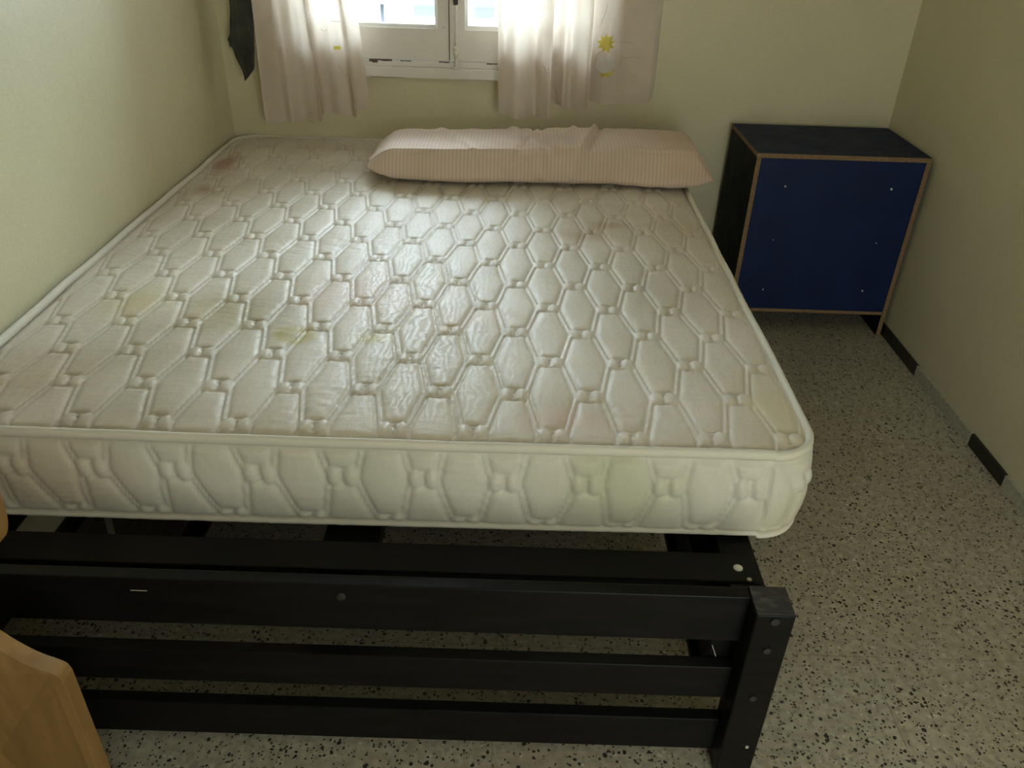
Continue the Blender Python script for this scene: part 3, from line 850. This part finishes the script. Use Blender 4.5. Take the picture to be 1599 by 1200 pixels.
# ------------------------------------------------------------------ blue cabinet
cb = thing('cabinet', (1.075, 2.88, 0), 'blue laminate cabinet with bare chipboard edges standing in the right corner', 'cabinet')
CX0, CX1, CY0, CY1, CT = .787, 1.366, 2.69, 3.08, .664
tk = .016
def lam(name, x0, x1, y0, y1, z0, z1, m, edge_m=M_chipb):
    """laminated board with chipboard showing on the front edge"""
    bm = bmesh.new(); box(bm, x0, x1, y0, y1, z0, z1)
    for f in bm.faces:
        f.material_index = 1 if f.normal.y < -.5 else 0
    bm.faces.ensure_lookup_table()
    bm.normal_update()
    for f in bm.faces: f.material_index = 1 if f.normal.y < -.5 else 0
    return part(name, bm, [m, edge_m], cb, bevel=.0012)
lam('top_panel', CX0, CX1, CY0, CY1, CT - tk, CT, M_navy)
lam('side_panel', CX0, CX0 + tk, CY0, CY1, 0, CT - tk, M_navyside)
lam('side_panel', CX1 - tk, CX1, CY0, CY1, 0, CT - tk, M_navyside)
lam('bottom_panel', CX0 + tk, CX1 - tk, CY0, CY1, .085, .098, M_navy)
part('shelf', bx(CX0 + tk, CX1 - tk, CY0 + .02, CY1 - .01, .36, .376), M_navy, cb)
part('front_panel', bx(CX0 + tk, CX1 - tk, CY0 + .003, CY0 + .010, .098, CT - tk), M_blue, cb)
part('rear_panel', bx(CX0 + tk, CX1 - tk, CY1 - .008, CY1 - .002, .098, CT - tk), M_navy, cb)
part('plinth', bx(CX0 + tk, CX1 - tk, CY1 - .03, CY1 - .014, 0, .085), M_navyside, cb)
part('edge_strip', bx(CX0 - .0012, CX0 + .0, CY0 + .004, CY1, CT - .013, CT), M_chipb, cb)
for k in range(4):
    part('torn_edge', bx(CX0 + .002, CX0 + .014, CY1 - .002, CY1 + rnd.uniform(.004, .016), (.30, .42, .5, .58)[k], (.34, .47, .52, .60)[k]), M_navyside, cb, bevel=.003)
fy = CY0 + .003
for x, z, big in ((.900, .555, .6), (1.257, .557, .75), (.897, .363, .33), (1.258, .363, .33), (.897, .173, .45), (1.255, .180, .55)):
    part('screw', lathe([(.0012 * big, -.012 * big), (.0052 * big, -.010 * big), (.006 * big, -.004 * big), (.003 * big, -.003 * big), (.003 * big, .003)], 10, 'Y', (x, fy, z)), M_screw, cb)

# ------------------------------------------------------------------ carved wooden bed end in the left foreground
hb = thing('carved_bed_end', (-.82, .69, 0), 'yellow varnished carved wooden bed end with notched sides at the left foreground', 'bed end')
half = [(-.567, 0), (-.567, .505), (-.571, .516), (-.582, .524), (-.603, .536), (-.628, .560), (-.648, .587), (-.672, .625), (-.675, .665), (-.655, .695), (-.624, .715), (-.592, .730), (-.577, .752), (-.571, .80), (-.571, .93), (-.60, .975), (-.68, 1.0), (-.82, 1.01)]
cxm = -.82
outl = half + [(2 * cxm - x, z) for x, z in half[-2::-1]]
P = catmull([(x, z) for x, z in half[1:]], 4)
outl = [half[0]] + [tuple(p) for p in P]
outl = outl + [(2 * cxm - x, z) for x, z in outl[-2::-1]]
px0, px1, pz0, pz1 = -1.058, -.582, .06, .519
bm = bmesh.new()
def loop(pts, y): return [bm.verts.new((x, y, z)) for x, z in pts]
hole = [(px0, pz0), (px1, pz0), (px1, pz1), (px0, pz1)]
lp = {}
for y in (.678, .701):
    o_, h_ = loop(outl, y), loop(hole, y)
    ed = [bm.edges.new((l[k], l[(k + 1) % len(l)])) for l in (o_, h_) for k in range(len(l))]
    bmesh.ops.triangle_fill(bm, edges=ed, use_beauty=True)
    lp[y] = (o_, h_)
for q in (0, 1):
    f_, b_ = lp[.678][q], lp[.701][q]
    for k in range(len(f_)): bm.faces.new((f_[k], b_[k], b_[(k + 1) % len(f_)], f_[(k + 1) % len(f_)]))
part('board', bm, M_pine, hb, bevel=.0035, segs=3)
# sunk diamond-point panel
bm = bmesh.new()
fr_ = [bm.verts.new((x, .683, z)) for x, z in hole]; bk_ = [bm.verts.new((x, .700, z)) for x, z in hole]
ap = bm.verts.new((-.745, .724, .279)); ab = bm.verts.new((-.745, .735, .279))
for k in range(4):
    k2 = (k + 1) % 4
    bm.faces.new((fr_[k], fr_[k2], ap)); bm.faces.new((bk_[k], ab, bk_[k2])); bm.faces.new((fr_[k], bk_[k], bk_[k2], fr_[k2]))
part('carved_panel', bm, M_pine, hb)
